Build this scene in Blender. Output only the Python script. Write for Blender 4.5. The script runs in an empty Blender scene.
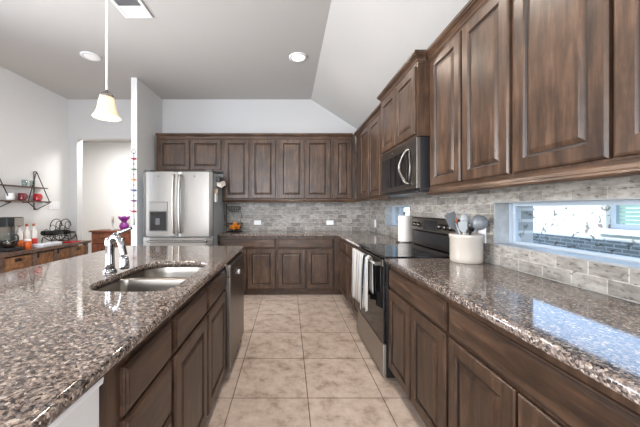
import bpy, bmesh, math, random
from mathutils import Vector, Matrix
PI = math.pi
random.seed(7)
S = bpy.context.scene
COL = S.collection

# ------------------------------------------------------------------ camera
F_PX, CAM_H = 284.0, 1.28
cam_d = bpy.data.cameras.new('camera'); cam = bpy.data.objects.new('camera', cam_d); COL.objects.link(cam)
cam.location = (0, 0, CAM_H); cam.rotation_euler = (PI/2, 0, 0)
cam_d.sensor_fit = 'HORIZONTAL'; cam_d.sensor_width = 36.0
cam_d.lens = 36.0*F_PX/640
cam_d.shift_x = (320-288.5)/640; cam_d.shift_y = (208.5-213.5)/640
cam_d.clip_start = 0.02
S.camera = cam
# ------------------------------------------------------------------ world, sun, added daylight fills, exposure
W = bpy.data.worlds.new('sky'); S.world = W; W.use_nodes = True
bg = W.node_tree.nodes['Background']
bg.inputs[0].default_value = (0.50, 0.70, 1.0, 1); bg.inputs[1].default_value = 2.8
def light(name, kind, loc, rot, energy, color, **kw):
    d = bpy.data.lights.new(name, kind); d.energy = energy; d.color = color
    for k, v in kw.items(): setattr(d, k, v)
    o = bpy.data.objects.new(name, d); o.location = loc; o.rotation_euler = rot; COL.objects.link(o); return o
sun_dir = Vector((2.1, 0.25, -1.72))
light('sun', 'SUN', (0, 0, 8), sun_dir.to_track_quat('-Z', 'Y').to_euler(), 2.7, (1.0, 0.95, 0.88), angle=0.01)
light('rear_daylight_fill', 'AREA', (-0.9, -3.85, 1.65), (PI/2, 0, 0), 210, (0.98, 0.98, 0.98), shape='RECTANGLE', size=3.6, size_y=2.1)  # added lamp before the unseen rear opening, fills the room
light('side_daylight_fill', 'AREA', (-3.60, -3.0, 1.65), (PI/2, 0, -PI/2), 120, (0.97, 0.98, 1.0), shape='RECTANGLE', size=1.5, size_y=2.1)  # added fill at the left, placed clear of most refrigerator reflections
light('side_daylight_fill', 'AREA', (-3.60, 1.75, 1.55), (PI/2, 0, -PI/2), 85, (0.98, 0.98, 0.98), shape='RECTANGLE', size=1.8, size_y=1.8, spread=2.0)  # added fill that lifts the sloped ceiling and right cabinets
S.view_settings.view_transform = 'Standard'; S.view_settings.look = 'None'
S.view_settings.gamma = 1; S.view_settings.use_curve_mapping = False
S.view_settings.exposure = 0.42

# ------------------------------------------------------------------ materials
def lin(r, g, b):
    f = lambda c: (c/255/12.92) if c/255 <= 0.04045 else ((c/255+0.055)/1.055)**2.4
    return (f(r), f(g), f(b), 1)
class NT:
    def __init__(s, name):
        s.m = bpy.data.materials.new(name); s.m.use_nodes = True
        s.t = s.m.node_tree; s.p = s.t.nodes['Principled BSDF']
    def n(s, typ, **kw):
        x = s.t.nodes.new(typ)
        for k, v in kw.items():
            if k.startswith('i_'): x.inputs[k[2:].replace('_', ' ')].default_value = v
            else: setattr(x, k, v)
        return x
    def l(s, a, b): s.t.links.new(a, b)
    def coord(s, scale=(1, 1, 1), rot=(0, 0, 0), rand=False, loc=(0, 0, 0)):
        tc = s.n('ShaderNodeTexCoord'); mp = s.n('ShaderNodeMapping')
        mp.inputs['Scale'].default_value = scale; mp.inputs['Rotation'].default_value = rot; mp.inputs['Location'].default_value = loc
        src = tc.outputs['Object']
        if rand:
            oi = s.n('ShaderNodeObjectInfo'); ml = s.n('ShaderNodeMath', operation='MULTIPLY'); ml.inputs[1].default_value = 37.0
            s.l(oi.outputs['Random'], ml.inputs[0])
            ad = s.n('ShaderNodeVectorMath', operation='ADD'); s.l(src, ad.inputs[0]); s.l(ml.outputs[0], ad.inputs[1]); src = ad.outputs[0]
        s.l(src, mp.inputs['Vector']); return mp.outputs[0]
    def ramp(s, fac, stops, interp='LINEAR'):
        r = s.n('ShaderNodeValToRGB'); r.color_ramp.interpolation = interp
        e = r.color_ramp.elements
        while len(e) < len(stops): e.new(0.5)
        for i, (p, c) in enumerate(stops): e[i].position = p; e[i].color = c
        s.l(fac, r.inputs[0]); return r.outputs[0]
    def mix(s, fac, a, b, blend='MIX'):
        m = s.n('ShaderNodeMix', data_type='RGBA', blend_type=blend)
        for sock, v in ((m.inputs[0], fac), (m.inputs[6], a), (m.inputs[7], b)):
            if hasattr(v, 'links'): s.l(v, sock)
            else: sock.default_value = v
        return m.outputs[2]
    def bump(s, h, strength=0.1, dist=0.01):
        b = s.n('ShaderNodeBump'); b.inputs['Strength'].default_value = strength; b.inputs['Distance'].default_value = dist
        s.l(h, b.inputs['Height']); s.l(b.outputs[0], s.p.inputs['Normal'])
def plain(name, col, rough=0.5, metal=0.0, emit=None, es=0.0, coat=0.0, trans=0.0, var=0.06, vs=6.0):
    k = NT(name); p = k.p
    if var:
        nz = k.n('ShaderNodeTexNoise'); nz.inputs['Scale'].default_value = vs; nz.inputs['Detail'].default_value = 3
        k.l(k.coord(), nz.inputs['Vector'])
        a = tuple(max(0, c*(1-var)) for c in col[:3])+(1,); b = tuple(min(1, c*(1+var)) for c in col[:3])+(1,)
        k.l(k.ramp(nz.outputs['Fac'], [(0.35, a), (0.65, b)]), p.inputs['Base Color'])
    else: p.inputs['Base Color'].default_value = col
    p.inputs['Roughness'].default_value = rough; p.inputs['Metallic'].default_value = metal
    p.inputs['Coat Weight'].default_value = coat; p.inputs['Transmission Weight'].default_value = trans
    if emit: p.inputs['Emission Color'].default_value = emit; p.inputs['Emission Strength'].default_value = es
    return k.m
def wood(name, axis, dark, mid, light_, rough=0.36, coat=0.15, fine=1.0):
    k = NT(name)
    sc = [20*fine, 20*fine, 20*fine]; sc[axis] = 2.4*fine
    v = k.coord(tuple(sc), rand=True)
    n1 = k.n('ShaderNodeTexNoise'); n1.inputs['Scale'].default_value = 1.6; n1.inputs['Detail'].default_value = 8; n1.inputs['Roughness'].default_value = 0.62; n1.inputs['Distortion'].default_value = 0.35
    k.l(v, n1.inputs['Vector'])
    n2 = k.n('ShaderNodeTexNoise'); n2.inputs['Scale'].default_value = 4.5; n2.inputs['Detail'].default_value = 7; n2.inputs['Roughness'].default_value = 0.6
    k.l(k.coord((1, 1, 1), rand=True), n2.inputs['Vector'])
    base = k.ramp(n1.outputs['Fac'], [(0.22, dark), (0.50, mid), (0.80, light_)])
    blot = k.ramp(n2.outputs['Fac'], [(0.3, (0.52, 0.50, 0.50, 1)), (0.68, (1.2, 1.18, 1.15, 1))])
    k.l(k.mix(1.0, base, blot, 'MULTIPLY'), k.p.inputs['Base Color'])
    k.p.inputs['Specular IOR Level'].default_value = 0.32
    k.p.inputs['Roughness'].default_value = rough; k.p.inputs['Coat Weight'].default_value = coat; k.p.inputs['Coat Roughness'].default_value = 0.28
    k.bump(n1.outputs['Fac'], 0.12, 0.004)
    return k.m
WD, WM, WL = lin(34, 25, 20), lin(71, 53, 41), lin(106, 82, 65)
M = {}
M['wood_v'] = wood('walnut_stain_upright_grain', 2, WD, WM, WL)
M['wood_h'] = wood('walnut_stain_level_grain', 0, WD, WM, WL)
M['glaze'] = plain('dark_glaze', lin(30, 21, 18), 0.4, var=0.2)
M['rustic'] = wood('rustic_brown_wood', 1, lin(74, 48, 32), lin(130, 92, 62), lin(165, 124, 90), 0.6, 0.0)
M['rustic_top'] = wood('rustic_dark_top', 1, lin(58, 44, 38), lin(98, 76, 64), lin(130, 106, 92), 0.5, 0.1)
M['cherry'] = wood('reddish_brown_wood', 2, lin(78, 42, 30), lin(125, 75, 54), lin(150, 98, 74), 0.4, 0.2)

def granite():
    k = NT('speckled_brown_granite')
    v = k.coord((1, 1, 1))
    nz = k.n('ShaderNodeTexNoise'); nz.inputs['Scale'].default_value = 60; nz.inputs['Detail'].default_value = 3; k.l(v, nz.inputs['Vector'])
    dv = k.mix(0.004, v, nz.outputs['Color'], 'ADD')
    vo = k.n('ShaderNodeTexVoronoi', feature='F1'); vo.inputs['Scale'].default_value = 135; vo.inputs['Randomness'].default_value = 1; k.l(dv, vo.inputs['Vector'])
    sep = k.n('ShaderNodeSeparateColor'); k.l(vo.outputs['Color'], sep.inputs[0])
    base = k.ramp(sep.outputs[0], [(0.0, lin(24, 24, 26)), (0.15, lin(66, 57, 54)), (0.30, lin(106, 96, 91)), (0.46, lin(140, 126, 117)),
                                   (0.62, lin(163, 151, 142)), (0.80, lin(120, 116, 118)), (0.93, lin(206, 198, 190))], 'CONSTANT')
    v3 = k.n('ShaderNodeTexVoronoi'); v3.inputs['Scale'].default_value = 240; k.l(dv, v3.inputs['Vector'])
    s3 = k.n('ShaderNodeSeparateColor'); k.l(v3.outputs['Color'], s3.inputs[0])
    b3 = k.ramp(s3.outputs[0], [(0.0, lin(40, 38, 40)), (0.2, lin(90, 78, 73)), (0.45, lin(136, 124, 117)), (0.7, lin(176, 164, 154)), (0.88, lin(118, 116, 120))], 'CONSTANT')
    base = k.mix(0.30, base, b3)
    v2 = k.n('ShaderNodeTexVoronoi'); v2.inputs['Scale'].default_value = 300; k.l(v, v2.inputs['Vector'])
    s2 = k.n('ShaderNodeSeparateColor'); k.l(v2.outputs['Color'], s2.inputs[0])
    fine = k.ramp(s2.outputs[1], [(0.0, (0.35, 0.35, 0.37, 1)), (0.25, (0.92, 0.92, 0.92, 1)), (0.8, (1.15, 1.13, 1.1, 1))], 'CONSTANT')
    k.l(k.mix(1.0, k.mix(0.6, base, fine, 'MULTIPLY'), (0.84, 0.80, 0.77, 1), 'MULTIPLY'), k.p.inputs['Base Color'])
    k.p.inputs['Roughness'].default_value = 0.07; k.p.inputs['IOR'].default_value = 1.6
    return k.m
M['granite'] = granite()

def tile_wall(name, swz):
    k = NT(name)
    tc = k.n('ShaderNodeTexCoord'); sp = k.n('ShaderNodeSeparateXYZ'); k.l(tc.outputs['Object'], sp.inputs[0])
    cb = k.n('ShaderNodeCombineXYZ'); k.l(sp.outputs[swz], cb.inputs[0]); k.l(sp.outputs[2], cb.inputs[1])
    off = k.n('ShaderNodeVectorMath', operation='ADD'); k.l(cb.outputs[0], off.inputs[0]); off.inputs[1].default_value = (10.03, -0.914, 0)
    br = k.n('ShaderNodeTexBrick'); br.offset = 0.5
    br.inputs['Scale'].default_value = 1.0; br.inputs['Brick Width'].default_value = 0.155; br.inputs['Row Height'].default_value = 0.066
    br.inputs['Mortar Size'].default_value = 0.0035; br.inputs['Mortar Smooth'].default_value = 0.3; br.inputs['Bias'].default_value = 0.0
    br.inputs['Color1'].default_value = lin(136, 133, 129); br.inputs['Color2'].default_value = lin(186, 183, 179); br.inputs['Mortar'].default_value = lin(192, 189, 184)
    k.l(off.outputs[0], br.inputs['Vector'])
    mp = k.n('ShaderNodeMapping'); mp.inputs['Scale'].default_value = (1, 2.2, 1); k.l(off.outputs[0], mp.inputs[0])
    n1 = k.n('ShaderNodeTexNoise'); n1.inputs['Scale'].default_value = 14; n1.inputs['Detail'].default_value = 6; n1.inputs['Roughness'].default_value = 0.65; k.l(mp.outputs[0], n1.inputs['Vector'])
    c1 = k.ramp(n1.outputs['Fac'], [(0.28, lin(150, 142, 134)), (0.5, lin(225, 221, 216)), (0.75, (1.05, 1.04, 1.02, 1))])
    n2 = k.n('ShaderNodeTexNoise'); n2.inputs['Scale'].default_value = 30; n2.inputs['Detail'].default_value = 3; k.l(mp.outputs[0], n2.inputs['Vector'])
    pits = k.ramp(n2.outputs['Fac'], [(0.32, (0.40, 0.37, 0.35, 1)), (0.40, (1, 1, 1, 1))])
    k.l(k.mix(1.0, k.mix(1.0, br.outputs['Color'], c1, 'MULTIPLY'), pits, 'MULTIPLY'), k.p.inputs['Base Color'])
    k.p.inputs['Roughness'].default_value = 0.42
    iv = k.n('ShaderNodeMath', operation='SUBTRACT'); iv.inputs[0].default_value = 1.0; k.l(br.outputs['Fac'], iv.inputs[1])
    k.bump(iv.outputs[0], 0.5, 0.004)
    return k.m
M['tile_x'] = tile_wall('tumbled_travertine_far', 0)
M['tile_y'] = tile_wall('tumbled_travertine_side', 1)

def floor_mat():
    k = NT('beige_floor_tile')
    tc = k.n('ShaderNodeTexCoord'); off = k.n('ShaderNodeVectorMath', operation='ADD'); k.l(tc.outputs['Object'], off.inputs[0])
    off.inputs[1].default_value = (0.508*20-0.130, 0.508*20-1.918, 0)
    br = k.n('ShaderNodeTexBrick'); br.offset = 0.0; br.inputs['Scale'].default_value = 1.0
    br.inputs['Brick Width'].default_value = 0.508; br.inputs['Row Height'].default_value = 0.508; br.inputs['Mortar Size'].default_value = 0.0035; br.inputs['Mortar Smooth'].default_value = 0.2
    br.inputs['Color1'].default_value = lin(194, 178, 166); br.inputs['Color2'].default_value = lin(204, 189, 177); br.inputs['Mortar'].default_value = lin(120, 104, 92)
    k.l(off.outputs[0], br.inputs['Vector'])
    n1 = k.n('ShaderNodeTexNoise'); n1.inputs['Scale'].default_value = 8.5; n1.inputs['Detail'].default_value = 9; n1.inputs['Roughness'].default_value = 0.68; n1.inputs['Distortion'].default_value = 0.15; k.l(off.outputs[0], n1.inputs['Vector'])
    c = k.ramp(n1.outputs['Fac'], [(0.32, lin(190, 180, 172)), (0.48, lin(238, 234, 231)), (0.66, (1.04, 1.04, 1.04, 1))])
    k.l(k.mix(1.0, br.outputs['Color'], c, 'MULTIPLY'), k.p.inputs['Base Color'])
    k.p.inputs['Roughness'].default_value = 0.38
    iv = k.n('ShaderNodeMath', operation='SUBTRACT'); iv.inputs[0].default_value = 1.0; k.l(br.outputs['Fac'], iv.inputs[1])
    k.bump(iv.outputs[0], 0.4, 0.003)
    return k.m
M['floor'] = floor_mat()

def paint(name, col, bs=0.06, sc=120):
    k = NT(name); k.p.inputs['Base Color'].default_value = col; k.p.inputs['Roughness'].default_value = 0.85
    n = k.n('ShaderNodeTexNoise'); n.inputs['Scale'].default_value = sc; n.inputs['Detail'].default_value = 3; k.l(k.coord(), n.inputs['Vector'])
    k.bump(n.outputs['Fac'], bs, 0.003); return k.m
M['wall'] = paint('pale_grey_wall_paint', lin(190, 190, 190))
M['wall_white'] = paint('white_wall_paint', lin(218, 218, 217))
M['ceil'] = paint('textured_ceiling_paint', lin(184, 182, 179), 0.25, 60)
M['white_trim'] = plain('white_trim_paint', lin(232, 234, 236), 0.4, var=0.02)

def steel(name, col, rough, axis=0):
    k = NT(name); sc = [3, 3, 3]; sc[axis] = 260
    n = k.n('ShaderNodeTexNoise'); n.inputs['Scale'].default_value = 1.0; n.inputs['Detail'].default_value = 3; k.l(k.coord(tuple(sc)), n.inputs['Vector'])
    a = tuple(c*0.9 for c in col[:3])+(1,)
    k.l(k.ramp(n.outputs['Fac'], [(0.3, a), (0.7, col)]), k.p.inputs['Base Color'])
    k.p.inputs['Metallic'].default_value = 1; k.p.inputs['Roughness'].default_value = rough
    return k.m
M['steel'] = steel('brushed_stainless', lin(114, 111, 107), 0.32)
M['steel_dark'] = steel('slate_stainless', lin(128, 121, 115), 0.32)
M['steel_sink'] = steel('satin_sink_steel', lin(148, 143, 136), 0.30, 1)
M['steel_soft'] = steel('satin_stainless', lin(178, 172, 165), 0.45)
M['chrome'] = plain('polished_chrome', lin(160, 163, 168), 0.06, 1.0, var=0)
M['black_glass'] = plain('black_glass', lin(14, 14, 16), 0.04, var=0)
M['black'] = plain('black_plastic', lin(26, 26, 28), 0.35)
M['black_metal'] = plain('black_iron', lin(30, 29, 30), 0.45, 0.6)
M['fridge_side'] = plain('grey_enamel', lin(150, 158, 164), 0.45, var=0.03)
M['dark_grey'] = plain('dark_grey_plastic', lin(62, 62, 66), 0.4)
M['white_plastic'] = plain('white_plastic', lin(235, 236, 238), 0.35, var=0.02)
M['stoneware'] = plain('white_stoneware', lin(172, 164, 154), 0.3, coat=0.3, var=0.05)
M['grey_tool'] = plain('grey_nylon', lin(112, 116, 120), 0.35)
M['grey_light'] = plain('pale_grey_silicone', lin(172, 176, 178), 0.45)
M['tan_tool'] = plain('pale_wood_spoon', lin(178, 150, 118), 0.6)
M['orange'] = plain('orange_peel', lin(240, 140, 20), 0.45, var=0.1, vs=40)
M['orange_plastic'] = plain('orange_plastic', lin(200, 90, 30), 0.4)
M['red'] = plain('red_glaze', lin(170, 24, 40), 0.2, coat=0.4)
M['red_dark'] = plain('maroon_glaze', lin(110, 22, 38), 0.2, coat=0.4)
M['purple'] = plain('purple_glass', lin(120, 30, 125), 0.12, coat=0.5)
M['paper'] = plain('paper_towel', lin(216, 210, 204), 0.9, var=0.02)
M['brick_ext'] = None
def cloth(name, c1, c2):
    k = NT(name); w = k.n('ShaderNodeTexWave', bands_direction='X'); w.inputs['Scale'].default_value = 5.0
    k.l(k.coord(), w.inputs['Vector'])
    k.l(k.ramp(w.outputs['Fac'], [(0.72, c1), (0.9, c2)]), k.p.inputs['Base Color']); k.p.inputs['Roughness'].default_value = 0.95
    return k.m
M['towel'] = cloth('striped_cotton', lin(186, 181, 174), lin(120, 126, 138))
def glass(name, tint=(0.95, 0.98, 1.0, 1)):
    k = NT(name); t = k.t; t.nodes.remove(k.p)
    tr = t.nodes.new('ShaderNodeBsdfTransparent'); tr.inputs[0].default_value = tint
    gl = t.nodes.new('ShaderNodeBsdfGlossy'); gl.inputs['Roughness'].default_value = 0.02
    fr = t.nodes.new('ShaderNodeFresnel'); fr.inputs[0].default_value = 1.45
    mx = t.nodes.new('ShaderNodeMixShader'); ge = t.nodes.new('ShaderNodeNewGeometry'); mr = t.nodes.new('ShaderNodeMapRange'); mr.inputs[3].default_value = 1.45; mr.inputs[4].default_value = 1/1.45
    k.l(ge.outputs['Backfacing'], mr.inputs[0]); k.l(mr.outputs[0], fr.inputs[0]); k.l(fr.outputs[0], mx.inputs[0]); k.l(tr.outputs[0], mx.inputs[1]); k.l(gl.outputs[0], mx.inputs[2])
    k.l(mx.outputs[0], t.nodes['Material Output'].inputs[0]); return k.m
M['glass'] = glass('window_glass'); M['jar_glass'] = glass('clear_glass', (0.85, 0.9, 0.9, 1))
M['lens'] = plain('lit_lens', (1, 1, 1, 1), 0.5, emit=(1.0, 0.93, 0.82, 1), es=3.0, var=0)
M['lens_dim'] = plain('dim_lens', (.7, .7, .7, 1), 0.5, emit=(1.0, 0.95, 0.9, 1), es=0.25, var=0)
M['bulb'] = plain('lit_bulb', (1, 1, 1, 1), 0.5, emit=(1.0, 0.9, 0.75, 1), es=14.0, var=0)
def shade_mat():
    k = NT('frosted_amber_glass'); k.p.inputs['Base Color'].default_value = lin(232, 200, 172); k.p.inputs['Roughness'].default_value = 0.35
    k.p.inputs['Subsurface Weight'].default_value = 0.0; k.p.inputs['Transmission Weight'].default_value = 0.1
    k.p.inputs['Emission Color'].default_value = lin(255, 205, 160); k.p.inputs['Emission Strength'].default_value = 0.10
    return k.m
M['shade'] = shade_mat()
def ext_brick(name, c1, c2, mort, msz, bw=.22, bh=.075):
    k = NT(name); tc = k.n('ShaderNodeTexCoord'); sp = k.n('ShaderNodeSeparateXYZ'); k.l(tc.outputs['Object'], sp.inputs[0])
    ad = k.n('ShaderNodeMath', operation='ADD'); k.l(sp.outputs[0], ad.inputs[0]); k.l(sp.outputs[1], ad.inputs[1])
    cb = k.n('ShaderNodeCombineXYZ'); k.l(ad.outputs[0], cb.inputs[0]); k.l(sp.outputs[2], cb.inputs[1])
    br = k.n('ShaderNodeTexBrick'); br.inputs['Scale'].default_value = 1; br.inputs['Brick Width'].default_value = bw; br.inputs['Row Height'].default_value = bh; br.inputs['Mortar Size'].default_value = msz
    br.inputs['Color1'].default_value = c1; br.inputs['Color2'].default_value = c2; br.inputs['Mortar'].default_value = mort; br.inputs['Bias'].default_value = 0.35
    k.l(cb.outputs[0], br.inputs['Vector'])
    n = k.n('ShaderNodeTexNoise'); n.inputs['Scale'].default_value = 11; n.inputs['Detail'].default_value = 4; k.l(cb.outputs[0], n.inputs['Vector'])
    n.inputs['Distortion'].default_value = 0.4
    k.l(k.mix(k.ramp(n.outputs['Fac'], [(0.36, (0, 0, 0, 1)), (0.42, (1, 1, 1, 1))]), k.mix(1.0, br.outputs['Color'], lin(150, 140, 130), 'MULTIPLY'), br.outputs['Color']), k.p.inputs['Base Color'])
    k.p.inputs['Roughness'].default_value = 0.9; return k.m
M['brick_white'] = ext_brick('whitewashed_brick', lin(226, 220, 210), lin(240, 236, 228), lin(232, 228, 220), 0.008)
M['brick_grey'] = ext_brick('grey_brick', lin(120, 118, 116), lin(170, 168, 164), lin(190, 188, 184), 0.01)
M['brick_shaded'] = ext_brick('shaded_grey_brick', lin(88, 88, 88), lin(128, 126, 124), lin(160, 158, 156), 0.008, .17, .05)  # darker brick colour carries the shade of the lower wall
M['grass'] = plain('lawn', lin(90, 110, 60), 0.9, var=0.3)
M['blind'] = plain('pale_green_blind', lin(150, 180, 165), 0.6, var=0.05)
M['shingle'] = plain('roof_shingle', lin(80, 76, 74), 0.9)

# ------------------------------------------------------------------ mesh helpers
def NB(): return bmesh.new()
def box(bm, x0, x1, y0, y1, z0, z1, bev=0.0, mi=0, seg=2):
    t = bmesh.new(); r = bmesh.ops.create_cube(t, size=1)
    for v in t.verts:
        v.co = Vector((x0+(v.co.x+.5)*(x1-x0), y0+(v.co.y+.5)*(y1-y0), z0+(v.co.z+.5)*(z1-z0)))
    if bev: bmesh.ops.bevel(t, geom=t.edges[:], offset=bev, segments=seg, affect='EDGES', profile=0.7)
    merge(bm, t, mi); return bm
def merge(bm, t, mi=0, mat=None):
    vs = {v: bm.verts.new(mat @ v.co if mat else v.co) for v in t.verts}
    for f in t.faces:
        try:
            nf = bm.faces.new([vs[v] for v in f.verts]); nf.material_index = mi if mi is not None else f.material_index; nf.smooth = f.smooth
        except ValueError: pass
    t.free()
def loft(bm, rings, cap0=True, cap1=True, mi=0, smooth=False, closed=True, mis=None):
    R = [[bm.verts.new(p) for p in r] for r in rings]
    n = len(R[0])
    for i in range(len(R)-1):
        for j in range(n if closed else n-1):
            f = bm.faces.new((R[i][j], R[i][(j+1) % n], R[i+1][(j+1) % n], R[i+1][j]))
            f.material_index = mis[i] if mis else mi; f.smooth = smooth
    if cap0: f = bm.faces.new(R[0][::-1]); f.material_index = mi
    if cap1: f = bm.faces.new(R[-1]); f.material_index = mi
    return bm
def lathe(bm, prof, c=(0, 0, 0), seg=24, mi=0, cap0=True, cap1=True, axis='Z', smooth=True):
    rings = []
    for r, h in prof:
        ring = []
        for i in range(seg):
            a = 2*PI*i/seg; u, v = r*math.cos(a), r*math.sin(a)
            p = (u, v, h) if axis == 'Z' else ((h, u, v) if axis == 'X' else (v, h, u))
            ring.append(Vector(p)+Vector(c))
        rings.append(ring)
    return loft(bm, rings, cap0, cap1, mi, smooth)
def tube(bm, pts, r, seg=10, mi=0, closed=False, cap=True):
    pts = [Vector(p) for p in pts]; n = len(pts); rr = r if isinstance(r, (list, tuple)) else [r]*n
    rings = []; ref = None
    for i, p in enumerate(pts):
        if closed: d = pts[(i+1) % n]-pts[i-1]
        else: d = pts[min(i+1, n-1)]-pts[max(i-1, 0)]
        d.normalize()
        if ref is None:
            ref = d.orthogonal().normalized()
        ref = (ref-d*ref.dot(d)).normalized(); b = d.cross(ref)
        rings.append([p+(ref*math.cos(2*PI*k/seg)+b*math.sin(2*PI*k/seg))*rr[i] for k in range(seg)])
    if closed: rings.append(rings[0])
    return loft(bm, rings, cap and not closed, cap and not closed, mi, True)
def arc(c, r, a0, a1, n, plane='XZ'):
    out = []
    for i in range(n+1):
        a = a0+(a1-a0)*i/n; u, v = r*math.cos(a), r*math.sin(a)
        d = {'XZ': (u, 0, v), 'YZ': (0, u, v), 'XY': (u, v, 0)}[plane]
        out.append(Vector(c)+Vector(d))
    return out
def spline(pts, n=8):
    pts = [Vector(p) for p in pts]; out = []
    for i in range(len(pts)-1):
        p0 = pts[max(i-1, 0)]; p1 = pts[i]; p2 = pts[i+1]; p3 = pts[min(i+2, len(pts)-1)]
        for k in range(n):
            t = k/n
            out.append(0.5*((2*p1)+(p2-p0)*t+(2*p0-5*p1+4*p2-p3)*t*t+(3*p1-p0-3*p2+p3)*t**3))
    out.append(pts[-1]); return out
def inset_poly(P, d):
    n = len(P); out = []
    for i in range(n):
        a, b, c = Vector(P[i-1]), Vector(P[i]), Vector(P[(i+1) % n])
        e1 = (b-a).normalized(); e2 = (c-b).normalized()
        n1 = Vector((-e1.y, e1.x)); n2 = Vector((-e2.y, e2.x))
        m = (n1+n2); k = m.dot(n1)
        out.append(b+m*(d/k) if abs(k) > 1e-6 else b+n1*d)
    return out
def rrect(x0, x1, y0, y1, r, n=6):
    out = []
    rs = r if isinstance(r, (list, tuple)) else [r]*4
    for (cx, cy, a0), rad in zip(((x1, y0, -PI/2), (x1, y1, 0), (x0, y1, PI/2), (x0, y0, PI)), rs):
        sx = -1 if cx == x1 else 1; sy = -1 if cy == y1 else 1
        for i in range(n+1):
            a = a0+PI/2*i/n; out.append(Vector((cx+sx*rad+rad*math.cos(a), cy+sy*rad+rad*math.sin(a))))
    return out
def slab(bm, P, z0, z1, e=0.012, holes=()):
    """flat slab with eased edges; P counter-clockwise plan outline, optional holes"""
    lv = [(e, z0), (0.3*e, z0+0.3*e), (0, z0+e), (0, z1-e), (0.12*e, z1-0.5*e), (0.5*e, z1-0.12*e), (e, z1)]
    rings = [[(p.x, p.y, z) for p in inset_poly(P, d)] for d, z in lv]
    R = [[bm.verts.new(p) for p in r] for r in rings]; n = len(P)
    for i in range(len(R)-1):
        for j in range(n):
            f = bm.faces.new((R[i][j], R[i][(j+1) % n], R[i+1][(j+1) % n], R[i+1][j])); f.smooth = True
    for ring, z in ((R[0], z0), (R[-1], z1)):
        es = [bm.edges.get((ring[j], ring[(j+1) % n])) for j in range(n)]
        hl = []
        for H in holes:
            hv = [bm.verts.new((p[0], p[1], z)) for p in H]; hl.append(hv)
            es += [bm.edges.new((hv[j], hv[(j+1) % len(hv)])) for j in range(len(hv))]
        bmesh.ops.triangle_fill(bm, use_beauty=True, use_dissolve=False, edges=es)
        if z == z0: low = hl
        else: high = hl
    for a, b in zip(low, high):
        for j in range(len(a)):
            k = (j+1) % len(a); f = bm.faces.new((a[j], a[k], b[k], b[j])); f.smooth = True
    bmesh.ops.recalc_face_normals(bm, faces=bm.faces[:])
    return bm
def molding(bm, path, prof, z=0.0, mi=0):
    """prof (out, height) swept with mitred corners along plan path; outward is to the right of travel"""
    P = [Vector(p) for p in path]; rings = []
    for i, p in enumerate(P):
        e1 = (p-P[i-1]).normalized() if i else (P[1]-p).normalized()
        e2 = (P[i+1]-p).normalized() if i < len(P)-1 else e1
        n1 = Vector((e1.y, -e1.x)); n2 = Vector((e2.y, -e2.x)); m = n1+n2; k = m.dot(n1)
        rings.append([(p.x+m.x*o/k, p.y+m.y*o/k, z+h) for o, h in prof])
    loft(bm, rings, True, True, mi); bmesh.ops.recalc_face_normals(bm, faces=bm.faces[:]); return bm

# ------------------------------------------------------------------ object helpers
def thing(name, label, cat, loc=(0, 0, 0), rz=0.0, group=None):
    o = bpy.data.objects.new(name, None); o.empty_display_size = 0.1; COL.objects.link(o)
    o.location = loc; o.rotation_euler = (0, 0, rz); o['label'] = label; o['category'] = cat
    if group: o['group'] = group
    return o
def mesh(name, bm, mats, parent=None, label=None, smooth_angle=None, recalc=True):
    if recalc: bmesh.ops.recalc_face_normals(bm, faces=bm.faces[:])
    me = bpy.data.meshes.new(name); bm.to_mesh(me); bm.free()
    for m in (mats if isinstance(mats, (list, tuple)) else [mats]): me.materials.append(m)
    o = bpy.data.objects.new(name, me); COL.objects.link(o)
    if parent: o.parent = parent
    if label: o['label'] = label
    return o
def tag(o, label, cat, group=None):
    o['label'] = label; o['category'] = cat
    if group: o['group'] = group
    return o
def struct(name, bm, mats, label=None, parent=None):
    o = mesh(name, bm, mats, parent)
    if not parent: o['kind'] = 'structure'
    if label: o['label'] = label
    return o
def boxm(*a, **k): return box(NB(), *a, **k)

# ------------------------------------------------------------------ key dimensions
XR, YB, XL, YR, ZC = 1.366, 4.74, -3.68, -4.0, 3.10     # right wall, far wall, left wall, rear wall, ceiling
RIDGE, ZLOW = 0.375, 2.46                                # where the ceiling starts to slope, its height at the right wall
W1 = (0.66, 1.88, 1.041, 1.323); W2 = (3.18, 3.995, 1.041, 1.323)
XOUT = 1.62

# ------------------------------------------------------------------ room
b = boxm(-5.4, XOUT, YR-0.2, 6.5, -0.15, 0.0); struct('floor', b, M['floor'], 'beige square floor tiles with thin brown grout')
def wall_with_holes(bm, axis, t0, t1, u0, u1, z0, z1, holes):
    """wall slab normal to axis 'X' or 'Y' cut by rectangular holes (u0,u1,z0,z1)"""
    us = sorted({u0, u1, *[h[0] for h in holes], *[h[1] for h in holes]}); zs = sorted({z0, z1, *[h[2] for h in holes], *[h[3] for h in holes]})
    for i in range(len(us)-1):
        for j in range(len(zs)-1):
            cu, cz = (us[i]+us[i+1])/2, (zs[j]+zs[j+1])/2
            if any(h[0] < cu < h[1] and h[2] < cz < h[3] for h in holes): continue
            if axis == 'X': box(bm, t0, t1, us[i], us[i+1], zs[j], zs[j+1])
            else: box(bm, us[i], us[i+1], t0, t1, zs[j], zs[j+1])
    bmesh.ops.remove_doubles(bm, verts=bm.verts[:], dist=1e-5)
    return bm
struct('wall_right', wall_with_holes(NB(), 'X', XR, 1.50, YR, YB+0.12, 0, 2.6, [W1, W2]), M['wall'], 'painted wall behind the range')
struct('wall_right_brick', wall_with_holes(NB(), 'X', 1.50, XOUT, YR, YB+0.12, -0.3, 2.6, [W1, W2]), M['brick_grey'], 'grey brick outer face seen in the window jambs')
struct('wall_back', wall_with_holes(NB(), 'Y', YB, YB+0.12, XL-0.15, XR, 0, ZC, [(-3.53, -2.26, -0.01, 2.448)]), M['wall'], 'far wall above the cabinets')
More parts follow.
